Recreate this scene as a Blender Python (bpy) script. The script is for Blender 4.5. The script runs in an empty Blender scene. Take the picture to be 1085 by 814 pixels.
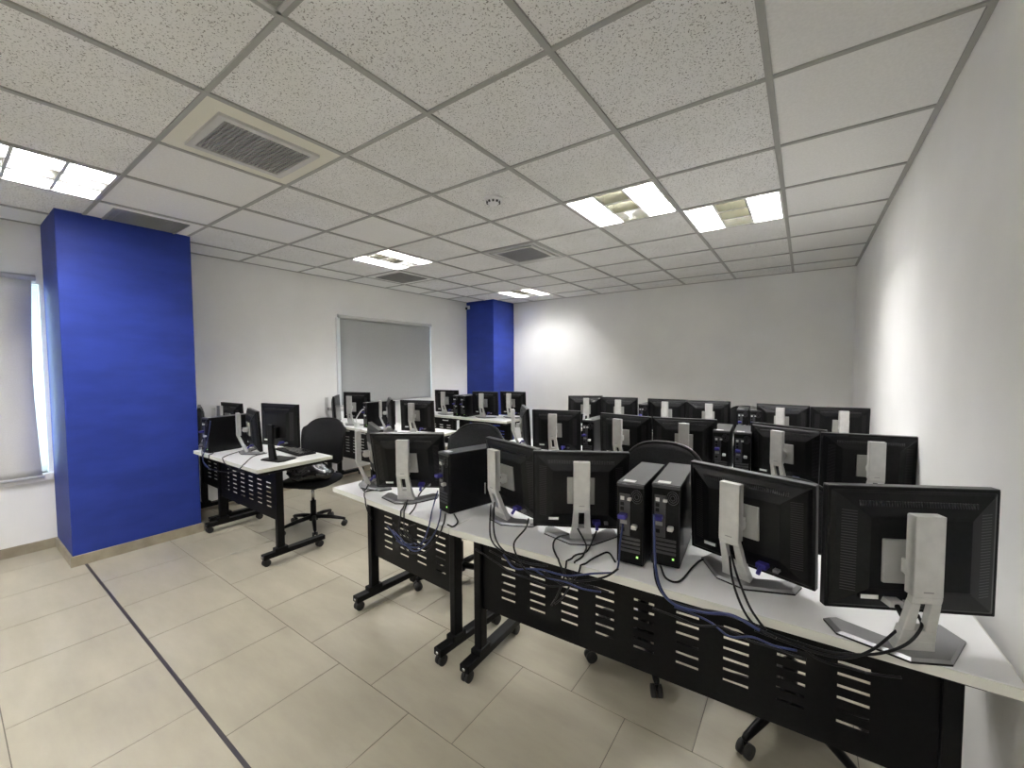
import bpy, bmesh, math, random
from mathutils import Vector, Matrix, Euler
random.seed(7)
scene = bpy.context.scene
col = scene.collection
PI = math.pi
R = math.radians

# ------------------------------------------------------------------ camera
CAMZ = 1.42
FPX = 436.56
cam_d = bpy.data.cameras.new('camera')
cam_d.sensor_fit = 'HORIZONTAL'
cam_d.sensor_width = 36.0
cam_d.lens = FPX / 1085.0 * 36.0
cam_d.clip_start = 0.05
cam = bpy.data.objects.new('camera', cam_d)
col.objects.link(cam)
r_ = Vector((0.81562957, 0.57855204, -0.00509309))
u_ = Vector((-0.02219965, 0.04009048, 0.99894941))
w_ = Vector((-0.5781484, 0.81465962, -0.04554264))
cam.matrix_world = Matrix(((r_.x, u_.x, -w_.x, 0), (r_.y, u_.y, -w_.y, 0), (r_.z, u_.z, -w_.z, CAMZ), (0, 0, 0, 1)))
scene.camera = cam

# ------------------------------------------------------------------ world, exposure
LAMP = 85.0            # emission of the fluorescent tubes
SKY = 4.5
world = bpy.data.worlds.new('world')
scene.world = world
world.use_nodes = True
bg = world.node_tree.nodes['Background']
bg.inputs[0].default_value = (0.74, 0.88, 1.0, 1)
bg.inputs[1].default_value = SKY
scene.view_settings.view_transform = 'Standard'
scene.view_settings.look = 'None'
scene.view_settings.gamma = 1.0
scene.view_settings.use_curve_mapping = False
scene.view_settings.exposure = 1.27
scene.cycles.max_bounces = 16
scene.cycles.diffuse_bounces = 10

# ------------------------------------------------------------------ room numbers (metres, camera above the origin)
XR, XL, YB, YF, ZC = 0.452, -4.82, 6.02, -1.75, 2.507
GX, GY, T = -0.1345, 0.675, 0.61      # ceiling grid origin and pitch
DZ = 0.715                             # desk top

# ------------------------------------------------------------------ materials
def mat(name, color, rough=0.5, metal=0.0, spec=0.5, emit=None, estr=0.0):
    m = bpy.data.materials.new(name)
    m.use_nodes = True
    b = m.node_tree.nodes['Principled BSDF']
    b.inputs['Base Color'].default_value = (*color, 1)
    b.inputs['Roughness'].default_value = rough
    b.inputs['Metallic'].default_value = metal
    b.inputs['Specular IOR Level'].default_value = spec
    if emit:
        b.inputs['Emission Color'].default_value = (*emit, 1)
        b.inputs['Emission Strength'].default_value = estr
    return m

def nd(m, kind, **kw):
    n = m.node_tree.nodes.new(kind)
    for k, v in kw.items():
        setattr(n, k, v)
    return n

def lk(m, a, b):
    m.node_tree.links.new(a, b)

def coords(m, scale=(1, 1, 1), kind='Object'):
    tc = nd(m, 'ShaderNodeTexCoord')
    mp = nd(m, 'ShaderNodeMapping')
    mp.inputs['Scale'].default_value = scale
    lk(m, tc.outputs[kind], mp.inputs['Vector'])
    return mp.outputs['Vector']

def noise_color(m, c1, c2, scale, p0=0.35, p1=0.65, detail=3.0, vec_scale=(1, 1, 1), bump=0.0, bump_dist=0.01):
    v = coords(m, vec_scale)
    n = nd(m, 'ShaderNodeTexNoise')
    n.inputs['Scale'].default_value = scale
    n.inputs['Detail'].default_value = detail
    lk(m, v, n.inputs['Vector'])
    r = nd(m, 'ShaderNodeValToRGB')
    r.color_ramp.elements[0].position = p0
    r.color_ramp.elements[0].color = (*c1, 1)
    r.color_ramp.elements[1].position = p1
    r.color_ramp.elements[1].color = (*c2, 1)
    lk(m, n.outputs['Fac'], r.inputs['Fac'])
    b = m.node_tree.nodes['Principled BSDF']
    lk(m, r.outputs['Color'], b.inputs['Base Color'])
    if bump:
        bp = nd(m, 'ShaderNodeBump')
        bp.inputs['Strength'].default_value = bump
        bp.inputs['Distance'].default_value = bump_dist
        lk(m, n.outputs['Fac'], bp.inputs['Height'])
        lk(m, bp.outputs['Normal'], b.inputs['Normal'])
    return m

M = {}
M['wall'] = noise_color(mat('wall_paint', (0.7, 0.7, 0.68), 0.6, spec=0.25), (0.82, 0.82, 0.805), (0.86, 0.86, 0.845), 2.2, bump=0.04)
M['blue'] = noise_color(mat('blue_paint', (0.02, 0.04, 0.4), 0.55, spec=0.25), (0.013, 0.029, 0.20), (0.017, 0.036, 0.24), 3.0, vec_scale=(1, 1, 3), bump=0.05)
M['grid'] = mat('grid_metal', (0.37, 0.37, 0.35), 0.5)
M['smooth_tile'] = noise_color(mat('smooth_tile', (0.6, 0.6, 0.57), 0.85, spec=0.1), (0.79, 0.79, 0.775), (0.84, 0.84, 0.825), 90.0)
M['plain_panel'] = mat('plain_panel', (0.76, 0.75, 0.66), 0.7, spec=0.2)
# fissured mineral tile: dark pin holes and short fissures
m = mat('fissured_tile', (0.6, 0.6, 0.56), 0.95, spec=0.05)
v = coords(m)
n1 = nd(m, 'ShaderNodeTexNoise'); n1.inputs['Scale'].default_value = 165.0; n1.inputs['Detail'].default_value = 2.0; n1.inputs['Roughness'].default_value = 0.6
lk(m, v, n1.inputs['Vector'])
n2 = nd(m, 'ShaderNodeTexNoise'); n2.inputs['Scale'].default_value = 3.0
lk(m, v, n2.inputs['Vector'])
cr = nd(m, 'ShaderNodeValToRGB')
cr.color_ramp.elements[0].position = 0.33; cr.color_ramp.elements[0].color = (0.24, 0.235, 0.215, 1)
cr.color_ramp.elements[1].position = 0.42; cr.color_ramp.elements[1].color = (0.85, 0.85, 0.845, 1)
lk(m, n1.outputs['Fac'], cr.inputs['Fac'])
mx = nd(m, 'ShaderNodeMixRGB', blend_type='MULTIPLY')
cr2 = nd(m, 'ShaderNodeValToRGB')
cr2.color_ramp.elements[0].position = 0.3; cr2.color_ramp.elements[0].color = (0.93, 0.93, 0.915, 1)
cr2.color_ramp.elements[1].position = 0.7; cr2.color_ramp.elements[1].color = (1, 1, 1, 1)
lk(m, n2.outputs['Fac'], cr2.inputs['Fac'])
mx.inputs[0].default_value = 1.0
lk(m, cr.outputs['Color'], mx.inputs[1]); lk(m, cr2.outputs['Color'], mx.inputs[2])
lk(m, mx.outputs['Color'], m.node_tree.nodes['Principled BSDF'].inputs['Base Color'])
M['fissured_tile'] = m
# porcelain floor with soft streaks
m = mat('porcelain_floor', (0.5, 0.46, 0.37), 0.22, spec=0.45)
v = coords(m, (0.8, 2.6, 1))
n1 = nd(m, 'ShaderNodeTexNoise'); n1.inputs['Scale'].default_value = 2.0; n1.inputs['Detail'].default_value = 7.0; n1.inputs['Roughness'].default_value = 0.6
lk(m, v, n1.inputs['Vector'])
cr = nd(m, 'ShaderNodeValToRGB')
cr.color_ramp.elements[0].position = 0.25; cr.color_ramp.elements[0].color = (0.275, 0.25, 0.19, 1)
cr.color_ramp.interpolation = 'B_SPLINE'
cr.color_ramp.elements[1].position = 0.80; cr.color_ramp.elements[1].color = (0.45, 0.418, 0.33, 1)
lk(m, n1.outputs['Fac'], cr.inputs['Fac'])
lk(m, cr.outputs['Color'], m.node_tree.nodes['Principled BSDF'].inputs['Base Color'])
rr = nd(m, 'ShaderNodeMapRange'); rr.inputs['To Min'].default_value = 0.30; rr.inputs['To Max'].default_value = 0.34
lk(m, n1.outputs['Fac'], rr.inputs['Value']); lk(m, rr.outputs['Result'], m.node_tree.nodes['Principled BSDF'].inputs['Roughness'])
M['floor'] = m
M['grout'] = mat('grout', (0.14, 0.125, 0.10), 0.8)
M['dark_strip'] = mat('dark_strip', (0.035, 0.03, 0.035), 0.4)
M['skirting'] = noise_color(mat('skirting_tile', (0.3, 0.26, 0.19), 0.4), (0.27, 0.235, 0.17), (0.36, 0.32, 0.24), 9.0)
M['laminate'] = noise_color(mat('white_laminate', (0.78, 0.78, 0.79), 0.35), (0.86, 0.86, 0.865), (0.90, 0.90, 0.90), 4.0)
M['edge_band'] = mat('edge_band', (0.70, 0.70, 0.64), 0.5)
M['black_metal'] = noise_color(mat('black_powder_metal', (0.004, 0.004, 0.004), 0.45, spec=0.16), (0.0025, 0.0025, 0.003), (0.004, 0.004, 0.0045), 60.0)
M['black_plastic'] = noise_color(mat('black_plastic', (0.004, 0.004, 0.005), 0.40, spec=0.2), (0.003, 0.003, 0.0035), (0.005, 0.005, 0.0055), 80.0)
M['gloss_black'] = mat('gloss_black_plastic', (0.006, 0.006, 0.007), 0.2, spec=0.3)
M['screen'] = mat('screen_glass', (0.006, 0.007, 0.009), 0.2, spec=0.25)
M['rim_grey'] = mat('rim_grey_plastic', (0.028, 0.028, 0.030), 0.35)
M['silver'] = noise_color(mat('silver_plastic', (0.5, 0.5, 0.49), 0.38, metal=0.25), (0.56, 0.56, 0.545), (0.63, 0.63, 0.61), 30.0)
M['silver_dark'] = mat('dark_silver', (0.27, 0.27, 0.275), 0.32, metal=0.4)
M['plate'] = mat('mount_plate', (0.42, 0.42, 0.40), 0.45, metal=0.3)
M['white_plastic'] = mat('white_plastic', (0.75, 0.75, 0.74), 0.4)
M['paper'] = mat('paper_label', (0.78, 0.78, 0.76), 0.7)
M['blue_plug'] = mat('blue_plug', (0.028, 0.022, 0.20), 0.45)
M['cable_black'] = mat('black_cable', (0.005, 0.005, 0.006), 0.4, spec=0.25)
M['cable_blue'] = mat('blue_cable', (0.012, 0.022, 0.095), 0.4)
M['cable_white'] = mat('white_cable', (0.7, 0.7, 0.7), 0.4)
M['rubber'] = mat('rubber', (0.016, 0.016, 0.016), 0.55)
M['chrome'] = mat('chrome', (0.6, 0.6, 0.6), 0.25, metal=0.9)
M['fabric'] = noise_color(mat('charcoal_fabric', (0.03, 0.03, 0.032), 0.9, spec=0.1), (0.008, 0.008, 0.009), (0.018, 0.018, 0.019), 220.0, bump=0.2, bump_dist=0.002)
M['mesh_cloth'] = noise_color(mat('mesh_cloth', (0.03, 0.03, 0.03), 0.8, spec=0.2), (0.007, 0.007, 0.008), (0.024, 0.024, 0.026), 300.0, bump=0.3, bump_dist=0.002)
M['bag'] = noise_color(mat('shiny_bag', (0.02, 0.02, 0.022), 0.22, spec=0.6), (0.007, 0.007, 0.008), (0.018, 0.018, 0.020), 12.0, bump=0.6, bump_dist=0.03)
M['blind'] = noise_color(mat('blind_fabric', (0.5, 0.5, 0.48), 0.85, spec=0.1), (0.66, 0.655, 0.63), (0.70, 0.695, 0.67), 160.0)
M['blind_grey'] = noise_color(mat('grey_blind_fabric', (0.36, 0.37, 0.37), 0.85, spec=0.1), (0.37, 0.38, 0.38), (0.40, 0.41, 0.41), 160.0)
M['blind_rail'] = mat('blind_rail', (0.66, 0.66, 0.64), 0.4, metal=0.0)
M['frame_white'] = mat('white_frame', (0.8, 0.8, 0.8), 0.4)
M['vent'] = mat('vent_metal', (0.30, 0.30, 0.295), 0.5, metal=0.2)
M['vent_light'] = mat('vent_frame_metal', (0.58, 0.58, 0.56), 0.45)
M['vent_dark'] = mat('vent_back', (0.05, 0.05, 0.05), 0.8)
M['reflector'] = mat('reflector', (0.86, 0.86, 0.85), 0.25, metal=0.85)
M['reflector_beige'] = mat('dead_reflector', (0.34, 0.33, 0.235), 0.55, metal=0.0)
M['tube'] = mat('fluorescent_tube', (1, 1, 1), 0.5, emit=(1.0, 0.985, 0.985), estr=LAMP)
M['dead_tube'] = mat('unlit_tube', (0.7, 0.7, 0.66), 0.3)
M['pcb'] = mat('port_metal', (0.07, 0.07, 0.075), 0.35, metal=0.7)
M['red'] = mat('red_plastic', (0.45, 0.05, 0.06), 0.5)
M['led'] = mat('green_led', (0.3, 0.8, 0.2), 0.4, emit=(0.5, 1.0, 0.2), estr=0.5)
gl = bpy.data.materials.new('window_glass'); gl.use_nodes = True
nt = gl.node_tree; nt.nodes.clear()
o_ = nt.nodes.new('ShaderNodeOutputMaterial'); t_ = nt.nodes.new('ShaderNodeBsdfTransparent'); g_ = nt.nodes.new('ShaderNodeBsdfGlossy'); x_ = nt.nodes.new('ShaderNodeMixShader')
g_.inputs['Roughness'].default_value = 0.02; x_.inputs[0].default_value = 0.08; t_.inputs[0].default_value = (0.85, 0.93, 0.95, 1)
nt.links.new(t_.outputs[0], x_.inputs[1]); nt.links.new(g_.outputs[0], x_.inputs[2]); nt.links.new(x_.outputs[0], o_.inputs[0])
M['glass'] = gl

# ------------------------------------------------------------------ mesh builder
class MB:
    def __init__(s):
        s.v = []; s.f = []; s.mi = []; s.mats = []; s.smooth = []
    def _m(s, m):
        if m not in s.mats: s.mats.append(m)
        return s.mats.index(m)
    def add(s, vs, fs, m, mtx=None, smooth=False):
        b = len(s.v)
        for p in vs:
            p = Vector(p)
            s.v.append(tuple(mtx @ p) if mtx else tuple(p))
        k = s._m(m)
        for f in fs:
            s.f.append([b + i for i in f]); s.mi.append(k); s.smooth.append(smooth)
        return s
    def box(s, x0, x1, y0, y1, z0, z1, m, mtx=None):
        vs = [(x0, y0, z0), (x1, y0, z0), (x1, y1, z0), (x0, y1, z0), (x0, y0, z1), (x1, y0, z1), (x1, y1, z1), (x0, y1, z1)]
        fs = [(0, 3, 2, 1), (4, 5, 6, 7), (0, 1, 5, 4), (1, 2, 6, 5), (2, 3, 7, 6), (3, 0, 4, 7)]
        return s.add(vs, fs, m, mtx)
    def prism(s, pts, z0, z1, m, mtx=None):           # pts counter-clockwise in xy
        n = len(pts)
        vs = [(p[0], p[1], z0) for p in pts] + [(p[0], p[1], z1) for p in pts]
        fs = [tuple(range(n - 1, -1, -1)), tuple(range(n, 2 * n))] + [(i, (i + 1) % n, n + (i + 1) % n, n + i) for i in range(n)]
        return s.add(vs, fs, m, mtx)
    def loft(s, rings, m, cap=True, smooth=True, closed=True, mtx=None):
        n = len(rings[0]); vs = [p for r in rings for p in r]; fs = []
        for a in range(len(rings) - 1):
            for i in range(n if closed else n - 1):
                j = (i + 1) % n
                fs.append((a * n + i, a * n + j, (a + 1) * n + j, (a + 1) * n + i))
        if cap:
            fs.append(tuple(range(n - 1, -1, -1))); fs.append(tuple(range((len(rings) - 1) * n, len(rings) * n)))
        return s.add(vs, fs, m, mtx, smooth)
    def cyl(s, p0, p1, r0, m, r1=None, n=16, mtx=None, smooth=True):
        p0 = Vector(p0); p1 = Vector(p1); r1 = r0 if r1 is None else r1
        d = (p1 - p0).normalized(); a = d.orthogonal().normalized(); b = d.cross(a)
        rings = [[tuple(p + (a * math.cos(2 * PI * i / n) + b * math.sin(2 * PI * i / n)) * r) for i in range(n)] for p, r in ((p0, r0), (p1, r1))]
        return s.loft(rings, m, True, smooth, mtx=mtx)
    def tube(s, pts, r, m, n=8, mtx=None, flat=1.0):
        pts = [Vector(p) for p in pts]; rings = []; prev = None
        for i, p in enumerate(pts):
            d = (pts[min(i + 1, len(pts) - 1)] - pts[max(i - 1, 0)]).normalized()
            if prev is None: a = d.orthogonal().normalized()
            else:
                a = prev - d * prev.dot(d)
                a = a.normalized() if a.length > 1e-6 else d.orthogonal().normalized()
            prev = a; b = d.cross(a)
            rr_ = r[i] if isinstance(r, (list, tuple)) else r
            rings.append([tuple(p + (a * math.cos(2 * PI * k / n) + b * math.sin(2 * PI * k / n) * flat) * rr_) for k in range(n)])
        return s.loft(rings, m, True, True, mtx=mtx)
    def build(s, name, parent=None, loc=None, rot=None, bevel=0.0, seg=2):
        me = bpy.data.meshes.new(name)
        me.from_pydata(s.v, [], s.f)
        for m_ in s.mats: me.materials.append(m_)
        for p, k, sm in zip(me.polygons, s.mi, s.smooth):
            p.material_index = k; p.use_smooth = sm
        me.update()
        o = bpy.data.objects.new(name, me); col.objects.link(o)
        if parent: o.parent = parent
        if loc: o.location = loc
        if rot: o.rotation_euler = rot
        if bevel:
            bv = o.modifiers.new('bevel', 'BEVEL'); bv.width = bevel; bv.segments = seg; bv.limit_method = 'ANGLE'; bv.angle_limit = R(40)
            bv.harden_normals = False
        return o

def smooth_path(pts, k=6):
    P = [Vector(p) for p in pts]; P = [P[0] * 2 - P[1]] + P + [P[-1] * 2 - P[-2]]; out = []
    for i in range(1, len(P) - 2):
        for j in range(k):
            t = j / k
            a, b, c, d = P[i - 1], P[i], P[i + 1], P[i + 2]
            out.append(0.5 * ((2 * b) + (c - a) * t + (2 * a - 5 * b + 4 * c - d) * t * t + (3 * b - a - 3 * c + d) * t ** 3))
    out.append(P[-2]); return out

def tag(o, label, cat, group=None):
    o['label'] = label; o['category'] = cat
    if group: o['group'] = group
    return o
def empty(name, loc=(0, 0, 0), rz=0.0):
    o = bpy.data.objects.new(name, None); col.objects.link(o); o.empty_display_size = 0.05
    o.location = loc; o.rotation_euler = (0, 0, rz); return o
def struct(o):
    o['kind'] = 'structure'; return o
def copy_tree(o, parent=None):
    c = o.copy(); col.objects.link(c)
    if parent: c.parent = parent
    for ch in [x for x in list(KIDS.get(o.name, []))]:
        d = copy_tree(ch, c); KIDS.setdefault(c.name, []).append(d)
    return c
KIDS = {}
def index_kids(o):
    ks = [x for x in col.objects if x.parent == o]
    KIDS[o.name] = ks
    for k in ks: index_kids(k)
def dup(proto, loc, rz=0.0):
    if proto.get('_used') is None:
        index_kids(proto); proto['_used'] = 1; c = proto
    else:
        c = copy_tree(proto)
    c.location = loc; c.rotation_euler = (0, 0, rz)
    return c

# ------------------------------------------------------------------ room shell
WT = 0.15
# floor: grout bed and one mesh of tiles (rows of tiles along x, joints staggered)
f = MB(); f.box(XL - 0.8, XR + WT, YF - WT, YB + WT, -0.12, -0.0015, M['grout']); struct(f.build('floor'))
t = MB(); jt = 0.0018; ROW = 0.4825
ys = [1.075 + ROW * k for k in range(-7, 12)]
rowi = 0
for k, y0 in enumerate(ys):
    y1 = y0 + ROW
    ya, yb_ = max(y0 + jt, YF), min(y1 - jt, YB)
    if yb_ <= ya: continue
    TL_ = 0.4925
    off = TILE_OFF = (-3.26 if (k % 2 == 0) else -3.02)
    x = off - TL_ * 6
    while x < XR:
        xa, xb = max(x + jt, XL - 0.3), min(x + TL_ - jt, XR)
        if xb > xa: t.box(xa, xb, ya, yb_, -0.01, 0.0, M['floor'])
        x += TL_
ft = struct(t.build('floor'))
ds = MB(); ds.box(XL, XR, 0.585, 0.600, -0.002, 0.0012, M['dark_strip']); struct(ds.build('trim_1'))

def wall_box(name, x0, x1, y0, y1, z0=-0.12, z1=ZC + 0.3, m=None):
    return struct(MB().box(x0, x1, y0, y1, z0, z1, m or M['wall']).build(name))
wall_box('wall_right', XR, XR + WT, YF - WT, YB + WT)
wall_box('wall_back', XL - WT, XR, YB, YB + WT)
wall_box('wall_front', XL - WT, XR, YF - WT, YF)
# left wall with two window openings
W1 = (-1.05, 0.505, 0.60, 2.06)     # y0, y1, z0, z1
W2 = (3.05, 4.50, 0.95, 1.99)
wl = MB()
def wseg(y0, y1, z0, z1): wl.box(XL - WT, XL, y0, y1, z0, z1, M['wall'])
wseg(YF, W1[0], -0.12, ZC + 0.3); wseg(W1[0], W1[1], -0.12, W1[2]); wseg(W1[0], W1[1], W1[3], ZC + 0.3)
wseg(W1[1], W2[0], -0.12, ZC + 0.3); wseg(W2[0], W2[1], -0.12, W2[2]); wseg(W2[0], W2[1], W2[3], ZC + 0.3); wseg(W2[1], YB, -0.12, ZC + 0.3)
struct(wl.build('wall_left'))
def window(name, W):
    y0, y1, z0, z1 = W
    w = MB(); e = 0.045; x0, x1 = XL - 0.11, XL - 0.06
    w.box(x0, x1, y0, y1, z0, z0 + e, M['frame_white']); w.box(x0, x1, y0, y1, z1 - e, z1, M['frame_white'])
    w.box(x0, x1, y0, y0 + e, z0 + e, z1 - e, M['frame_white']); w.box(x0, x1, y1 - e, y1, z0 + e, z1 - e, M['frame_white'])
    ym = (y0 + y1) / 2; w.box(x0, x1, ym - 0.025, ym + 0.025, z0 + e, z1 - e, M['frame_white'])
    o = struct(w.build(name, bevel=0.003))
    g = MB(); g.box(XL - 0.088, XL - 0.082, y0 + e, y1 - e, z0 + e, z1 - e, M['glass'])
    gp = g.build('window_pane', o); return o
window('window_1', W1); window('window_2', W2)
# blue columns with tiled skirting
def pillar(name, x0, x1, y0, y1, h=ZC + 0.05):
    o = struct(MB().box(x0, x1, y0, y1, -0.1, h, M['blue']).build(name, bevel=0.006))
    return o
p1_ = pillar('column', XL, -4.215, 0.53, 1.30)
s = MB(); s.box(XL, -4.203, 0.518, 0.53, 0, 0.075, M['skirting']); s.box(-4.215, -4.203, 0.53, 1.312, 0, 0.075, M['skirting']); s.box(XL, -4.215, 1.30, 1.312, 0, 0.075, M['skirting'])
s.build('skirting', p1_)
p2_ = pillar('column', XL, -4.225, 5.43, YB)
s = MB(); s.box(XL, -4.213, 5.418, 5.43, 0, 0.075, M['skirting']); s.box(-4.225, -4.213, 5.43, YB, 0, 0.075, M['skirting']); s.build('skirting', p2_)
def bb(name, *a):
    struct(MB().box(*a, M['skirting']).build(name))
bb('baseboard_left', XL, XL + 0.012, YF, 0.518, 0, 0.075)
bb('baseboard_left', XL, XL + 0.012, 1.312, 5.418, 0, 0.075)
bb('baseboard_back', -4.213, XR, YB - 0.012, YB, 0, 0.075)
bb('baseboard_right', XR - 0.012, XR, YF, YB - 0.012, 0, 0.075)

# ceiling
UNSEEN = ((-1, -3), (-5, -3))
lights = {(-6, -1): 'L', (-2, 3): 'A', (-1, 4): 'B', (-6, 3): 'C', (-6, 7): 'D', (-2, -1): 'E'}
vents = {(-4, 0): 'V1', (-7, 0): 'V2', (-7, 4): 'V3', (-4, 4): 'V4'}
xs = [XL] + [GX + T * i for i in range(-7, 1)] + [XR]
ysg = [YF] + [GY + T * j for j in range(-3, 9)] + [YB]
c = MB(); g = MB()
for a in range(len(xs) - 1):
    for b in range(len(ysg) - 1):
        i = a - 8 + 0; j = b - 4
        if (i, j) in UNSEEN or (i, j) in lights or (i, j) in vents: continue
        sm = (a == len(xs) - 2) or (i, j) == (-5, 2) or a == 0 or (i, j) in ((-6, 0), (-6, 1), (-5, 0))
        c.box(xs[a], xs[a + 1], ysg[b], ysg[b + 1], ZC + 0.006, ZC + 0.02, M['smooth_tile'] if sm else M['fissured_tile'])
struct(c.build('ceiling'))
hw = 0.012
for x in xs[1:-1]: g.box(x - hw, x + hw, YF, YB, ZC - 0.002, ZC + 0.012, M['grid'])
for y in ysg[1:-1]: g.box(XL, XR, y - hw * 0.8, y + hw * 0.8, ZC - 0.0014, ZC + 0.011, M['grid'])
g.box(XL, XL + 0.02, YF, YB, ZC - 0.001, ZC + 0.01, M['grid']); g.box(XR - 0.022, XR, YF, YB, ZC - 0.001, ZC + 0.01, M['grid'])
g.box(XL, XR, YB - 0.02, YB, ZC - 0.0008, ZC + 0.01, M['grid'])
struct(g.build('trim_2'))
struct(MB().box(XL - WT, XR + WT, YF - WT, YB + WT, ZC + 0.30, ZC + 0.36, M['wall']).build('ceiling'))

# ------------------------------------------------------------------ recessed fluorescent fixtures
def cell(i, j): return GX + T * i + T / 2, GY + T * j + T / 2
H = 0.297
def make_fixture(lit=True):
    o = empty('ceiling_light')
    h = MB(); top = 0.125
    for (x0, x1, y0, y1) in ((-H, -H + 0.008, -H, H), (H - 0.008, H, -H, H), (-H, H, -H, -H + 0.008), (-H, H, H - 0.008, H)):
        h.box(x0, x1, y0, y1, -0.001, top, M['reflector'])
    h.box(-H, H, -H, H, top, top + 0.01, M['white_plastic'])
    fr = 0.014
    for (x0, x1, y0, y1) in ((-H, -H + fr, -H, H), (H - fr, H, -H, H), (-H, H, -H, -H + fr), (-H, H, H - fr, H)):
        h.box(x0, x1, y0, y1, -0.004, 0.001, M['silver'])
    h.build('housing', o)
    lv = MB(); c3 = (2 * H - 0.016) / 3; lh = 0.075
    for k in (-0.5, 0.5):
        lv.box(k * c3 - 0.003, k * c3 + 0.003, -H + 0.008, H - 0.008, 0.002, lh, M['reflector'])
    for q in (-0.5, 0.5):
        for k, mm in ((-1, M['reflector']), (0, M['reflector_beige']), (1, M['reflector'])):
            w = c3 / 2 - 0.003; yy = q * c3
            # curved blade, thicker at its top
            lv.add([(k * c3 - w, yy - 0.003, 0.004), (k * c3 + w, yy - 0.003, 0.004), (k * c3 + w, yy - 0.012, lh), (k * c3 - w, yy - 0.012, lh),
                    (k * c3 - w, yy + 0.003, 0.004), (k * c3 + w, yy + 0.003, 0.004), (k * c3 + w, yy + 0.012, lh), (k * c3 - w, yy + 0.012, lh)],
                   [(0, 1, 2, 3), (5, 4, 7, 6), (0, 4, 5, 1), (3, 2, 6, 7), (0, 3, 7, 4), (1, 5, 6, 2)], mm)
    for q in (-0.5, 0.5):
        lv.box(-H + 0.014, H - 0.014, q * c3 - 0.008, q * c3 + 0.008, 0.0, 0.004, M['silver'])
        lv.box(q * c3 - 0.006, q * c3 + 0.006, -H + 0.014, H - 0.014, -0.0004, 0.004, M['silver'])
    lv.box(-c3 / 2 + 0.003, c3 / 2 - 0.003, -H + 0.009, H - 0.009, lh + 0.005, lh + 0.012, M['reflector_beige'])
    lv.build('louvre', o)
    for k in (-1, 1):
        w = 0.024
        MB().box(k * c3 - w, k * c3 + w, -H + 0.02, H - 0.02, 0.082, 0.100, M['tube'] if lit else M['dead_tube']).build('fluorescent_tube', o)
    index_kids(o)
    return o
FX = make_fixture(); FX_OFF = make_fixture(False)
LL = {'A': 'recessed fluorescent ceiling light, left of the two large neighbouring ones before the right wall',
      'B': 'recessed fluorescent ceiling light nearest the right wall, right of its large neighbour',
      'C': 'small lit ceiling light above the window blind, in front of a grey vent',
      'D': 'smallest and farthest lit ceiling light, near the far blue column',
      'L': 'large lit ceiling light at the left edge, beside the near blue column',
      'E': 'unlit ceiling light cut off by the top edge of the picture above the square vent'}
for (i, j), k in lights.items():
    x, y = cell(i, j); o = dup(FX_OFF if k == 'E' else FX, (x, y, ZC)); tag(o, LL[k], 'ceiling light', 'recessed fluorescent ceiling lights')

for i, j in UNSEEN:  # unseen fixtures added behind the camera as extra fill light
    x, y = cell(i, j); o = dup(FX, (x, y, ZC)); tag(o, 'unseen fluorescent ceiling light added for fill behind the viewpoint, over the front of the room', 'ceiling light', 'recessed fluorescent ceiling lights')

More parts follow.
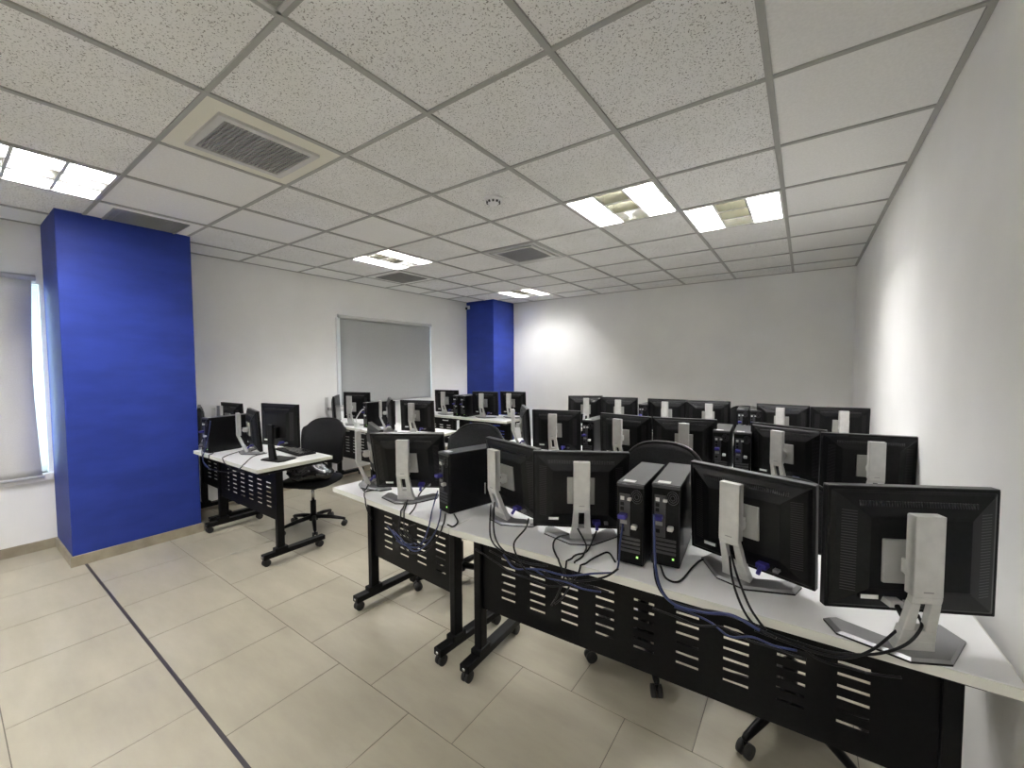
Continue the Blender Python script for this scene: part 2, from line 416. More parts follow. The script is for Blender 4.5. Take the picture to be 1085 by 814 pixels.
# ------------------------------------------------------------------ vents
def make_vent(style):
    o = empty('ceiling_vent')
    p = MB(); fr = MB(); sl = MB(); bk = MB()
    if style == 'square':
        a, b, c0, d = -0.205, 0.205, -0.225, 0.225
        for (x0, x1, y0, y1) in ((-0.3, a, -0.3, 0.3), (b, 0.3, -0.3, 0.3), (a, b, -0.3, c0), (a, b, d, 0.3)):
            p.box(x0, x1, y0, y1, 0.002, 0.01, M['plain_panel'])
        w = 0.032
        for (x0, x1, y0, y1) in ((a, a + w, c0, d), (b - w, b, c0, d), (a + w, b - w, c0, c0 + w), (a + w, b - w, d - w, d)):
            fr.box(x0, x1, y0, y1, -0.012, 0.004, M['vent_light'])
        n = 21
        for k in range(n):
            y = c0 + w + (d - c0 - 2 * w) * (k + 0.5) / n
            sl.box(a + w, b - w, y - 0.0028, y + 0.0028, -0.006, 0.006, M['vent'])
        n = 18
        for k in range(n):
            x = a + w + (b - a - 2 * w) * (k + 0.5) / n
            sl.box(x - 0.0016, x + 0.0016, c0 + w, d - w, -0.005, 0.004, M['vent_light'])
        bk.box(a, b, c0, d, 0.045, 0.05, M['vent_dark'])
    elif style == 'grille':
        a, b, c0, d = -0.225, 0.225, -0.215, 0.215
        for (x0, x1, y0, y1) in ((-0.3, a, -0.3, 0.3), (b, 0.3, -0.3, 0.3), (a, b, -0.3, c0), (a, b, d, 0.3)):
            p.box(x0, x1, y0, y1, 0.002, 0.01, M['smooth_tile'])
        w = 0.014
        for (x0, x1, y0, y1) in ((a, a + w, c0, d), (b - w, b, c0, d), (a + w, b - w, c0, c0 + w), (a + w, b - w, d - w, d)):
            fr.box(x0, x1, y0, y1, -0.006, 0.004, M['vent'])
        n = 26
        for k in range(n):
            x = a + w + (b - a - 2 * w) * (k + 0.5) / n
            sl.box(x - 0.003, x + 0.003, c0 + w, d - w, -0.002, 0.006, M['vent'])
        for k in range(6):
            y = c0 + w + (d - c0 - 2 * w) * (k + 0.5) / 6
            sl.box(a + w, b - w, y - 0.002, y + 0.002, -0.001, 0.004, M['vent'])
        bk.box(a, b, c0, d, 0.03, 0.035, M['vent_dark'])
    else:
        w = 0.03; a = 0.285
        for q, z in ((a, -0.006), (a - 0.055, -0.010)):
            for (x0, x1, y0, y1) in ((-q, -q + w, -q, q), (q - w, q, -q, q), (-q + w, q - w, -q, -q + w), (-q + w, q - w, q - w, q)):
                fr.box(x0, x1, y0, y1, z, z + 0.014, M['vent_light'])
        q = a - 0.085
        for k in range(22):
            x = -q + 2 * q * (k + 0.5) / 22
            sl.box(x - 0.0035, x + 0.0035, -q, q, -0.006, 0.004, M['vent'])
        for k in range(22):
            x = -q + 2 * q * (k + 0.5) / 22
            sl.box(-q, q, x - 0.002, x + 0.002, -0.005, 0.002, M['vent'])
        bk.box(-a, a, -a, a, 0.03, 0.035, M['vent_dark'])
    if p.v: p.build('surround_panel', o)
    fr.build('vent_frame', o); sl.build('grille', o); bk.build('duct_back', o)
    return o
for (i, j), k in vents.items():
    x, y = cell(i, j)
    st = {'V1': 'square', 'V2': 'grille', 'V3': 'grille', 'V4': 'framed'}[k]
    o = make_vent(st); o.location = (x, y, ZC)
    tag(o, {'V1': 'large ceiling air vent with raised rim and louvres in a cream panel',
            'V2': 'grey flush ceiling vent just above the near blue column',
            'V3': 'flat grey ceiling vent behind the light above the window blind',
            'V4': 'dark square ceiling vent with double white frame in mid ceiling'}[k], 'air vent', 'ceiling air vents')
# smoke detector
o = empty('smoke_detector', (-1.69, 2.18, ZC + 0.006))
b = MB(); b.cyl((0, 0, 0), (0, 0, -0.016), 0.062, M['frame_white'], 0.058, 32); b.build('mounting_base', o)
b = MB(); b.cyl((0, 0, -0.016), (0, 0, -0.04), 0.048, M['frame_white'], 0.030, 32)
for k in range(10):
    a = 2 * PI * k / 10; b.box(-0.006, 0.006, 0.038, 0.046, -0.032, -0.02, M['vent_dark'], Matrix.Rotation(a, 4, 'Z'))
b.build('sensor_dome', o)
tag(o, 'round white smoke detector on the ceiling', 'smoke detector')
# small security camera on the far column
o = empty('security_camera', (-4.77, 5.43, 2.42))
b = MB(); b.box(-0.03, 0.03, -0.012, 0, -0.03, 0.03, M['frame_white']); b.cyl((0, -0.01, 0), (0.02, -0.05, 0), 0.01, M['frame_white']); b.build('wall_bracket', o)
b = MB(); b.cyl((-0.005, -0.045, 0.01), (0.06, -0.12, -0.03), 0.026, M['frame_white']); b.build('camera_body', o)
b = MB(); b.cyl((0.058, -0.118, -0.029), (0.066, -0.127, -0.034), 0.020, M['gloss_black']); b.build('lens', o)
tag(o, 'small white security camera at the top of the far blue column', 'camera')

# ------------------------------------------------------------------ blinds
def blind(y0, y1, z0, z1, m, label, curl=0.0):
    o = empty('roller_blind', (XL, (y0 + y1) / 2, z1)); hwid = (y1 - y0) / 2; hh = z1 - z0
    c = MB(); n, k = 24, 10; vs = []; fs = []
    for a in range(n + 1):
        tt = a / n; z = -0.02 - (hh - 0.04) * tt
        for b_ in range(k + 1):
            s_ = b_ / k; y = -hwid + 0.02 + (2 * hwid - 0.04) * s_
            edge = max(0, (s_ - 0.7) / 0.3)
            y -= curl * edge * math.sin(PI * min(1, tt * 1.0)) ** 1.0 * 0.9
            x = 0.035 + 0.02 * edge ** 2 * math.sin(PI * tt) * (1 if curl else 0)
            vs.append((x, y, z))
    for a in range(n):
        for b_ in range(k):
            q = a * (k + 1) + b_; fs.append((q, q + k + 1, q + k + 2, q + 1))
    c.add(vs, fs, m, None, True); bl = c.build('blind_fabric', o)
    so = bl.modifiers.new('solid', 'SOLIDIFY'); so.thickness = 0.0015
    h = MB(); h.cyl((0.035, -hwid, 0.0), (0.035, hwid, 0.0), 0.022, M['blind_rail']); h.box(0.0, 0.04, -hwid, -hwid + 0.006, -0.03, 0.03, M['frame_white']); h.box(0.0, 0.04, hwid - 0.006, hwid, -0.03, 0.03, M['frame_white']); h.build('roller', o)
    r2 = MB(); r2.cyl((0.035, -hwid + 0.01, -hh + 0.015), (0.035, hwid - 0.01 - curl * 0.0, -hh + 0.015), 0.012, M['blind_rail']); r2.build('bottom_rail', o)
    tag(o, label, 'blind', None); return o
blind(-1.20, 0.487, 0.565, 2.10, M['blind'], 'pale roller blind at the left edge beside the near blue column, daylight at its side', 0.022)
blind(2.985, 4.555, 0.90, 2.045, M['blind_grey'], 'grey roller blind on the left wall behind the far desks')
for i_, yy_ in enumerate((2.975, 4.565)):
    struct(MB().box(XL, XL + 0.03, yy_ - 0.012, yy_ + 0.012, 0.9, 2.03, M['frame_white']).build('trim_%d' % (3 + i_)))
# window board under the left blind
struct(MB().box(XL - 0.06, XL + 0.03, W1[0] - 0.05, 0.525, 0.545, 0.60, M['frame_white']).build('trim_5', bevel=0.004))

# ------------------------------------------------------------------ desks
def caster(parent, x, y, name='caster', wheel=0.026, top=0.06):
    c = MB(); c.cyl((x, y, wheel + 0.005), (x, y, top), 0.008, M['chrome'], n=10)
    c.cyl((x - 0.018, y, wheel), (x - 0.004, y, wheel), wheel, M['rubber'], n=18); c.cyl((x + 0.004, y, wheel), (x + 0.018, y, wheel), wheel, M['rubber'], n=18)
    c.box(x - 0.005, x + 0.005, y - 0.018, y + 0.018, wheel, wheel * 2 + 0.002, M['black_plastic'])
    return c.build(name, parent, bevel=0.002)
def desk(x0, x1, y0, rz, cols, label, group, depth=0.55, legs=None, c0=None):
    """rectangular training desk: top, slotted modesty panel, two T legs on casters; origin at the near left top corner's foot"""
    L = x1 - x0
    o = empty('desk', (x0, y0, 0), rz)
    b = MB(); b.box(0.002, L - 0.002, 0.003, depth, DZ - 0.026, DZ, M['laminate']); b.build('tabletop', o, bevel=0.003)
    e = MB(); e.box(0.0, L, -0.001, 0.003, DZ - 0.0255, DZ - 0.0008, M['edge_band']); e.box(0.0, 0.002, 0.003, depth, DZ - 0.0255, DZ - 0.0008, M['edge_band']); e.box(L - 0.002, L, 0.003, depth, DZ - 0.0255, DZ - 0.0008, M['edge_band'])
    e.build('edge_band', o)
    lx = legs or (0.06, L - 0.06)
    py = 0.165
    # slotted modesty panel between the legs
    p = MB(); z0, z1 = 0.298, 0.665; pa, pb = lx[0] + 0.018, lx[1] - 0.018; mm = M['black_metal']
    sw = 0.073; margin = (0.145 - sw) / 2 + 0.012
    pitch = 0.148
    c0 = c0 if c0 is not None else (pa + pb) / 2 - pitch * (cols - 1) / 2
    zs = [z0, 0.395]
    for k in range(6):
        zs += [0.395 + 0.035 * k + 0.0045 * 0, 0.395 + 0.035 * k + 0.009]
    x = pa; cols_x = []
    for k in range(cols):
        cx = c0 + pitch * k
        cols_x.append((cx - sw / 2, cx + sw / 2))
    edges = [pa] + [q for cc in cols_x for q in cc] + [pb]
    y_a, y_b = py - 0.001, py + 0.001
    for k in range(0, len(edges), 2): p.box(edges[k], edges[k + 1], y_a, y_b, z0, 0.620, mm)
    for (xa, xb) in cols_x:
        prev = z0
        for s_ in range(6):
            zz = 0.375 + 0.0355 * s_
            p.box(xa, xb, y_a, y_b, prev, zz, mm); prev = zz + 0.009
        p.box(xa, xb, y_a, y_b, prev, 0.620, mm)
    # long slot row near the top
    p.box(pa, pb, y_a, y_b, 0.631, z1, mm)
    n = max(2, cols // 2); px_ = [pa + (pb - pa) * (k + 0.5) / n for k in range(n)]
    e2 = [pa] + [q for c_ in px_ for q in (c_ - 0.06, c_ + 0.06)] + [pb]
    for k in range(0, len(e2), 2): p.box(e2[k], e2[k + 1], y_a, y_b, 0.620, 0.631, mm)
    p.box(pa, pb, y_a, py + 0.018, z1 - 0.001, z1 + 0.012, mm); p.box(pa, pb, y_a, py + 0.012, z0 - 0.002, z0, mm)
    p.build('modesty_panel', o)
    rl = MB(); rl.box(lx[0], lx[1], 0.36, 0.39, DZ - 0.055, DZ - 0.027, mm); rl.build('support_rail', o)
    for x in lx:
        l = MB()
        l.box(x - 0.020, x + 0.020, 0.145, 0.195, 0.085, DZ - 0.05, mm)                       # upright
        l.prism([(0.03, DZ - 0.045), (0.05, DZ - 0.055), (0.47, DZ - 0.055), (0.50, DZ - 0.045), (0.50, DZ - 0.0265), (0.03, DZ - 0.0265)], -0.026, 0.026, mm,
                Matrix.Translation((x, 0, 0)) @ Matrix(((0, 0, 1, 0), (1, 0, 0, 0), (0, 1, 0, 0), (0, 0, 0, 1))))
        l.box(x - 0.026, x + 0.026, 0.125, 0.215, 0.08, 0.11, mm)
        l.box(x - 0.026, x + 0.026, 0.045, 0.50, 0.052, 0.088, mm)                              # foot beam
        lo = l.build('leg', o, bevel=0.005)
        for yy in (0.07, 0.465): caster(lo, x, yy)
        sc = MB(); sc.cyl((x, 0.0445, 0.07), (x, 0.042, 0.07), 0.008, M['chrome'], n=10); sc.build('end_screw', lo)
    tag(o, label, 'desk', group); return o

DG = 'white training desks with slotted black panels'
desk(-2.226, -1.245, 1.328, R(-3.3), 4, 'short white desk at the left end of the nearest right-hand row, one tower on it', DG, legs=(0.135, 0.846), c0=0.298)
desk(-1.238, 0.415, 1.270, R(2.3), 9, 'long white desk in the foreground running up to the right wall', DG, legs=(0.035, 1.575), c0=0.196)
desk(-2.24, -1.245, 2.72, 0, 4, 'white desk at the left end of the middle right-hand row, hidden by monitors', DG)
desk(-1.235, 0.40, 2.71, 0, 9, 'white desk of the middle right-hand row touching the right wall', DG)
desk(-2.24, -1.245, 4.13, 0, 4, 'white desk at the left end of the farthest right-hand row', DG)
desk(-1.235, 0.40, 4.13, 0, 9, 'white desk of the farthest right-hand row touching the right wall', DG)
desk(-4.19, -3.02, 1.255, 0, 6, 'white desk beside the near blue column with a keyboard on it', DG, legs=(0.07, 1.10))
desk(-4.80, -4.20, 1.325, 0, 2, 'white desk mostly hidden behind the near blue column', DG)
desk(-4.79, -3.99, 2.75, 0, 3, 'white desk under the left end of the grey window blind', DG)
desk(-3.98, -3.02, 2.72, 0, 4, 'white desk of the middle left-hand row, at its aisle end', DG)
desk(-4.79, -4.0, 4.13, 0, 4, 'white desk of the farthest left-hand row by the left wall', DG)
desk(-3.99, -3.02, 4.13, 0, 5, 'white desk of the farthest left-hand row, at its aisle end', DG)

# ------------------------------------------------------------------ monitors
S = 0.705 / 0.67
PW, PH = 0.372, 0.305
def make_monitor(style='silver', top=0.33):
    """17 inch monitor seen from behind; origin = foot on the desk, +y is the way the screen looks"""
    o = empty('monitor')
    zt = top; zb = top - PH; zc = (zt + zb) / 2; hw_ = PW / 2
    pl = M['black_plastic']
    # --- housing: rim + tapered back
    h = MB(); h.box(-hw_, hw_, 0.030, 0.052, zb, zt, pl)
    a, b_ = 0.008, 0.075
    def rect(ix, iz, y, dz=0.0): return [(-hw_ + ix, y, zb + iz), (hw_ - ix, y, zb + iz), (hw_ - ix, y, zt - iz), (-hw_ + ix, y, zt - iz)]
    h.loft([rect(0.006, 0.006, 0.0305), rect(0.016, 0.014, 0.024), rect(0.074, 0.062, 0.004), rect(0.080, 0.068, 0.002)], pl, True, False)
    hs = h.build('housing', o, bevel=0.003)
    # --- ventilation ribs on the sloping faces
    vr = MB()
    def slope_y(dx):   # depth of the slope at a distance dx in from the rim edge
        t_ = min(1, max(0, (dx - 0.016) / 0.058)); return 0.024 - 0.020 * t_
    for k in range(44):
        x = -hw_ + 0.062 + (PW - 0.124) * k / 43
        y = slope_y(0.04) ; vr.box(x - 0.0011, x + 0.0011, y - 0.0035, y + 0.001, zt - 0.045, zt - 0.030, M['rim_grey'])
    for sgn in (-1, 1):
        for k in range(30):
            z = zb + 0.055 + (PH - 0.11) * k / 29
            x0, x1 = sgn * (hw_ - 0.026), sgn * (hw_ - 0.055)
            ya, yb2 = slope_y(0.026) - 0.0007, slope_y(0.055) - 0.0007
            vr.add([(x0, ya, z - 0.0009), (x1, yb2, z - 0.0009), (x1, yb2, z + 0.0009), (x0, ya, z + 0.0009)], [(0, 1, 2, 3) if sgn > 0 else (3, 2, 1, 0)], M['rim_grey'])
    vr.build('vent_ribs', hs)
    rm = MB()
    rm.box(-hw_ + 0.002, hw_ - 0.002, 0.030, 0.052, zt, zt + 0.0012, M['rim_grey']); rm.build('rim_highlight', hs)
    s = MB(); s.box(-hw_ + 0.015, hw_ - 0.015, 0.0515, 0.0535, zb + 0.02, zt - 0.015, M['screen']); s.build('screen', o)
    # --- stand
    if style == 'silver':
        b = MB()
        base = [(-0.042, -0.062), (0.042, -0.062), (0.142, 0.026), (0.138, 0.085), (0.118, 0.088), (0.045, 0.016), (-0.045, 0.016), (-0.118, 0.088), (-0.138, 0.085), (-0.142, 0.026)]
        n_ = len(base)
        ctr = (0, -0.01)
        inner = [(ctr[0] + (x - ctr[0]) * 0.93, ctr[1] + (y - ctr[1]) * 0.93) for x, y in base]
        b.prism(base, 0.0, 0.005, M['black_plastic'])
        b.add([(x, y, 0.005) for x, y in base] + [(x, y, 0.012) for x, y in inner],
              [(i, (i + 1) % n_, n_ + (i + 1) % n_, n_ + i) for i in range(n_)] + [tuple(range(n_, 2 * n_))], M['silver_dark'])
        b.build('stand_base', o)
        nk = MB(); th = 0.016; m_ = M['silver']
        def slab(p, q, w0, w1, x0=None, x1=None):   # slab between two (y,z) profile points; width runs w0->w1 (or explicit x ranges)
            (ya, za), (yb2, zb2) = p, q
            d = Vector((0, yb2 - ya, zb2 - za)).normalized(); nrm = Vector((0, -d.z, d.y)) * th
            A = x0 or (-w0, w0); B = x1 or (-w1, w1)
            vs = [(A[0], ya, za), (A[1], ya, za), (B[1], yb2, zb2), (B[0], yb2, zb2)]
            vs += [(v_[0], v_[1] - nrm.y, v_[2] - nrm.z) for v_ in vs]
            nk.add(vs, [(3, 2, 1, 0), (4, 5, 6, 7), (0, 1, 5, 4), (1, 2, 6, 5), (2, 3, 7, 6), (3, 0, 4, 7)], m_)
        top_z = 0.315 if top < 0.35 else 0.334; kz = 0.142 if top < 0.35 else 0.152; yo = -0.078 if top < 0.35 else -0.062; hw2 = 0.030
        nk.box(-hw2, hw2, yo, yo + 0.014, kz, top_z - 0.004, m_)
        nk.box(-hw2, hw2, yo, yo + 0.024, top_z - 0.012, top_z, m_)
        for sx in (-1, 1):
            xa, xb = sorted((sx * hw2, sx * (hw2 - 0.004))); nk.box(xa, xb, yo, yo + 0.026, kz, top_z - 0.002, m_)
        def P_(t_): return (yo + (0.050 if top < 0.35 else 0.030) * t_, kz - (kz - 0.010) * t_)
        def W_(t_): return hw2 + 0.012 * t_ ** 2
        def bit(t0, t1, xa0=None, xb0=None, xa1=None, xb1=None):
            (ya, za), (yb2, zb2) = P_(t0), P_(t1)
            a0 = -W_(t0) if xa0 is None else xa0; b0 = W_(t0) if xb0 is None else xb0
            a1 = -W_(t1) if xa1 is None else xa1; b1 = W_(t1) if xb1 is None else xb1
            off_ = Vector((0, 0.0150, 0.0060)) * (1 + 0.5 * t0)
            vs = [(a0, ya, za), (b0, ya, za), (b1, yb2, zb2), (a1, yb2, zb2)]
            vs += [(v_[0], v_[1] + off_.y, v_[2] + off_.z) for v_ in vs]
            nk.add(vs, [(3, 2, 1, 0), (4, 5, 6, 7), (0, 1, 5, 4), (1, 2, 6, 5), (2, 3, 7, 6), (3, 0, 4, 7)], m_)
        bit(0, 0.12); bit(0.12, 0.62, None, -0.011, None, -0.011); bit(0.12, 0.62, 0.011, None, 0.011, None); bit(0.62, 0.82); bit(0.82, 1.0)
        neck = nk.build('neck', o, bevel=0.003)
        mk = MB(); mk.box(-0.010, 0.010, yo - 0.0006, yo + 0.0008, kz + 0.010, kz + 0.0125, M['silver_dark'])
        for sx in (): mk.box(sx - 0.0012, sx + 0.0012, yo - 0.0006, yo + 0.0008, top_z - 0.032, top_z - 0.028, M['silver_dark'])
        mk.build('embossed_marks', neck)
        pz_ = min(0.205, zc + 0.01)
        pt = MB(); pt.box(-0.052, 0.052, -0.006, 0.003, pz_ - 0.052, pz_ + 0.052, M['plate']); plate = pt.build('mount_plate', o, bevel=0.002)
        hg = MB(); hg.cyl((-0.022, -0.03, pz_ - 0.005), (0.022, -0.03, pz_ - 0.005), 0.016, M['silver'], n=16)
        hg.box(-0.016, 0.016, -0.030, -0.005, pz_ - 0.022, pz_ + 0.012, M['silver']); hg.box(-0.018, 0.018, yo + 0.008, -0.030, pz_ - 0.018, pz_ + 0.008, M['black_plastic']); hg.build('hinge', o, bevel=0.002)
    else:
        b = MB(); b.prism([(-0.11, -0.02), (-0.09, -0.055), (-0.02, -0.055), (0.02, -0.055), (0.09, -0.055), (0.11, -0.02), (0.09, 0.09), (-0.09, 0.09)], 0, 0.009, M['black_plastic']); b.build('stand_base', o, bevel=0.003)
        nk = MB(); nk.add([(-0.032, -0.035, 0.009), (0.032, -0.035, 0.009), (0.032, -0.012, 0.009), (-0.032, -0.012, 0.009), (-0.026, -0.045, 0.12), (0.026, -0.045, 0.12), (0.026, -0.028, 0.12), (-0.026, -0.028, 0.12)],
                          [(0, 3, 2, 1), (4, 5, 6, 7), (0, 1, 5, 4), (1, 2, 6, 5), (2, 3, 7, 6), (3, 0, 4, 7)], M['black_plastic'])
        nk.box(-0.026, 0.026, -0.045, -0.028, 0.12, 0.26, M['black_plastic']); nk.build('neck', o, bevel=0.003)
        hg = MB(); hg.box(-0.04, 0.04, -0.03, 0.004, 0.16, 0.24, M['black_plastic']); hg.build('hinge', o, bevel=0.003)
    if top > 0.35 and style == 'silver':
        for q in (neck, plate, [x for x in col.objects if x.parent == o][-1]): q.location.x -= 0.030
        [x for x in col.objects if x.parent == o and x.name.startswith('stand_base')][0].location.x -= 0.018
    # --- connectors and sticker under the back
    sh = -0.115 if (top > 0.35 and style == 'silver') else 0.0
    v_ = MB(); v_.box(0.045, 0.075, -0.012, 0.020, zb + 0.030, zb + 0.045, M['blue_plug'] if sh == 0 else M['silver']); v_.cyl((0.060, -0.010, zb + 0.037), (0.060, -0.030, zb + 0.020), 0.006, M['blue_plug'] if sh == 0 else M['black_plastic'], n=10); v_.build('video_plug', o, bevel=0.002).location.x = sh
    v_ = MB(); v_.box(0.090, 0.104, -0.004, 0.020, zb + 0.030, zb + 0.038, M['silver_dark']); v_.build('data_plug', o).location.x = sh
    v_ = MB(); v_.box(-0.125, -0.083, 0.0035, 0.0200, zb + 0.040, zb + 0.052, M['black_plastic']); v_.box(-0.123, -0.085, 0.0028, 0.004, zb + 0.041, zb + 0.051, M['paper']); v_.build('sticker', o)
    index_kids(o)
    return o
MON = {'s': make_monitor('silver', 0.33), 'h': make_monitor('silver', 0.372), 'b': make_monitor('black', 0.40)}
MG = 'desktop monitors in the computer lab'
def mon(x, y, th, label, kind='s', tilt=0.0, z=DZ):
    o = dup(MON[kind], (x * S, y * S, DZ), R(th)); o.scale = (S, S, S)
    tag(o, label, 'monitor', MG)
    if tilt:
        piv = 0.20
        rot = Matrix.Translation((0, 0, piv)) @ Matrix.Rotation(R(tilt), 4, 'X') @ Matrix.Translation((0, 0, -piv))
        for ch in KIDS[o.name]:
            if ch.name.split('.')[0] in ('housing', 'screen', 'mount_plate', 'video_plug', 'data_plug', 'sticker'):
                ch.matrix_basis = rot @ ch.matrix_basis
    return o
# origin from the panel's top edge: (ax,ay)-(angle)
def from_edge(ax, ay, th):
    c_, s_ = math.cos(R(th)), math.sin(R(th))
    cx, cy = ax + c_ * PW / 2, ay + s_ * PW / 2
    return cx + s_ * 0.035, cy - c_ * 0.035
# nearest right-hand row
x, y = 0.232, 1.322
mon(x, y, 28, 'largest black monitor at the right edge in front of the right wall, silver stand', 'h')
mon(-0.150, 1.440, -19, 'second large black monitor from the right wall in the nearest row, silver stand', 's', 3)
mon(-0.690, 1.425, 28.6, 'black monitor with silver stand just left of the two foreground tower computers', 's')
mon(-1.045, 1.425, -17, 'black monitor turned away, its silver stand just right of the single foreground tower', 's', 2)
mon(-1.600, 1.350, 32, 'tilted black monitor with silver stand just left of the single foreground tower', 's', 13)
mon(-1.97, 1.405, -27, 'monitor seen edge-on at the left tip of the nearest row, slim silver stand', 's', 3)
# middle right-hand row
mon(0.262, 2.530, 12, 'black monitor in the middle row against the right wall, silver stand', 's')
mon(-0.085, 2.650, -22, 'black monitor in the middle row, second from the right wall, silver stand', 's')
mon(-0.60, 2.68, 12, 'middle-row black monitor left of the paired tower computers, silver stand', 's')
mon(-0.985, 2.66, -8, 'middle-row black monitor right of the single tower computer, silver stand', 's')
mon(-1.50, 2.66, 14, 'middle-row black monitor left of the single tower computer, silver stand', 's')
mon(-1.87, 2.76, -50, 'middle-row monitor turned sideways at the aisle end, slim silver stand', 's')
# farthest right-hand row
mon(0.235, 4.00, 12, 'far-row black monitor against the right wall, silver stand', 's')
mon(-0.145, 4.03, -6, 'far-row black monitor second from the right wall, silver stand', 's')
mon(-0.71, 4.10, 14, 'far-row black monitor left of the paired far tower computers', 's')
mon(-1.08, 4.10, 2, 'far-row black monitor with silver stand, fourth from the right wall', 's')
mon(-1.55, 4.08, 14, 'far-row black monitor with silver stand, fifth from the right wall', 's')
mon(-1.93, 4.10, 30, 'far-row black monitor at the aisle end, narrowest of its row', 's')
# left block, nearest row
mon(-3.07, 1.405, 12, 'black monitor on black stand in front of the keyboard, aisle end of the left desk', 'b')
mon(-3.515, 1.41, -13, 'monitor on slim silver stand in the middle of the desk by the near blue column', 's')
mon(-4.354, 1.578, 4, 'black monitor behind the tower computer on the desk by the near blue column', 's', z=DZ)
mon(-4.20, 1.345, 162, 'monitor seen edge-on against the near blue column', 's')
# left block, middle row
mon(-4.15, 2.76, 14, 'black monitor before the left end of the grey window blind', 'h')
mon(-4.39, 2.645, -40, 'monitor seen edge-on nearest the left wall in the middle row', 's')
mon(-3.52, 2.72, -34, 'black monitor beside a dark tower in the middle left-hand row, turned aside', 's')
mon(-3.07, 2.70, 16, 'black monitor at the aisle end of the middle left-hand row', 's')
# left block, farthest row
mon(-4.02, 4.08, 14, 'far black monitor below the right end of the grey window blind', 's')
mon(-3.34, 4.08, 10, 'far black monitor in front of the far blue column, right of two towers', 's')
mon(-3.04, 4.27, 4, 'far black monitor at the aisle end, right of the far blue column', 's')

# ------------------------------------------------------------------ tower computers
def make_tower():
    o = empty('computer_tower'); w, d, h = 0.045, 0.17, 0.275
    b = MB(); b.box(-w, w, -d + 0.004, d, 0.004, h, M['black_plastic']); b.build('case', o, bevel=0.003)
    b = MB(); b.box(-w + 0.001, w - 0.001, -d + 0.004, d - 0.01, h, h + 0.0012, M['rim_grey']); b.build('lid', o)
    b = MB(); b.box(-w + 0.015, w - 0.035, -d + 0.02, -d + 0.045, h + 0.0012, h + 0.002, M['paper']); b.build('top_label', o)
    b = MB()
    b.box(-w + 0.001, w - 0.001, -d - 0.002, -d + 0.006, h - 0.010, h - 0.001, M['pcb'])
    b.box(-w + 0.003, w - 0.003, -d, -d + 0.005, 0.006, h - 0.012, M['black_metal']); b.build('rear_panel', o)
    io = MB(); io.box(-w + 0.010, -w + 0.045, -d - 0.002, -d, 0.10, 0.24, M['pcb'])
    for z, ww, mm in ((0.225, 0.012, M['blind_rail']), (0.207, 0.012, M['black_plastic']), (0.19, 0.012, M['black_plastic']), (0.17, 0.022, M['blue_plug']), (0.145, 0.022, M['silver_dark']), (0.12, 0.014, M['black_plastic'])):
        io.box(-w + 0.014, -w + 0.014 + ww, -d - 0.004, -d - 0.001, z - 0.006, z + 0.006, mm)
    io.build('port_strip', o)
    sl = MB()
    for k in range(4): sl.box(-w + 0.012, w - 0.012, -d - 0.002, -d, 0.045 + 0.014 * k, 0.054 + 0.014 * k, M['pcb'])
    sl.build('expansion_slots', o)
    fn = MB()
    for k in range(3):
        r_o = 0.008 + 0.007 * k
        fn.tube([(0.022 + r_o * math.cos(a * PI / 8) * 0.8, -d - 0.0015, 0.235 + r_o * math.sin(a * PI / 8)) for a in range(17)], 0.0011, M['pcb'], n=5)
    fn.build('fan_grille', o)
    pl = MB(); pl.box(-w + 0.012, -w + 0.038, -d - 0.030, -d - 0.002, 0.162, 0.176, M['blue_plug']); pl.build('video_plug', o, bevel=0.002)
    pl = MB(); pl.box(0.008, 0.026, -d - 0.022, -d - 0.001, 0.130, 0.144, M['silver']); pl.build('power_plug', o, bevel=0.003)
    pl = MB(); pl.box(-0.006, 0.006, -d - 0.014, -d - 0.001, 0.222, 0.230, M['silver']); pl.build('audio_plug', o)
    ld = MB(); ld.box(0.022, 0.028, -d - 0.0025, -d - 0.001, 0.030, 0.036, M['led']); ld.build('status_light', o)
    index_kids(o); return o
TW = make_tower()
TG = 'small black tower computers standing on the desks'
def tower(x, y, th, label):
    o = dup(TW, (x * S, y * S, DZ), R(th)); o.scale = (S, S, S); tag(o, label, 'computer', TG); return o
tower(-1.283, 1.492, -14, 'black tower computer alone on the short foreground desk, its flat side showing')
tower(-0.474, 1.494, 4, 'left of the two foreground tower computers standing side by side')
tower(-0.376, 1.545, 5, 'right of the two foreground tower computers standing side by side')
tower(-1.25, 2.86, 0, 'black tower standing between two middle-row monitors left of the office chair back')
tower(-0.405, 2.86, 4, 'left tower of the pair in the middle row')
tower(-0.295, 2.86, 4, 'right tower of the pair in the middle row')
tower(-0.440, 4.22, 4, 'left tower of the pair in the farthest right-hand row')
tower(-0.345, 4.22, 4, 'right tower of the pair in the farthest right-hand row')
tower(-1.30, 4.24, 0, 'dark tower between monitors in the farthest right-hand row')
tower(-3.88, 1.37 + 0.02, 10, 'black tower computer with trailing cables on the desk by the near blue column') if False else tower(-3.79, 1.375, 8, 'black tower computer with trailing cables on the desk by the near blue column')
tower(-3.83, 2.86, -8, 'dark tower in the middle left-hand row behind a blue cable')
tower(-3.73, 4.14, 0, 'left of two dark towers before the far blue column')
tower(-3.60, 4.14, 0, 'right of two dark towers before the far blue column')

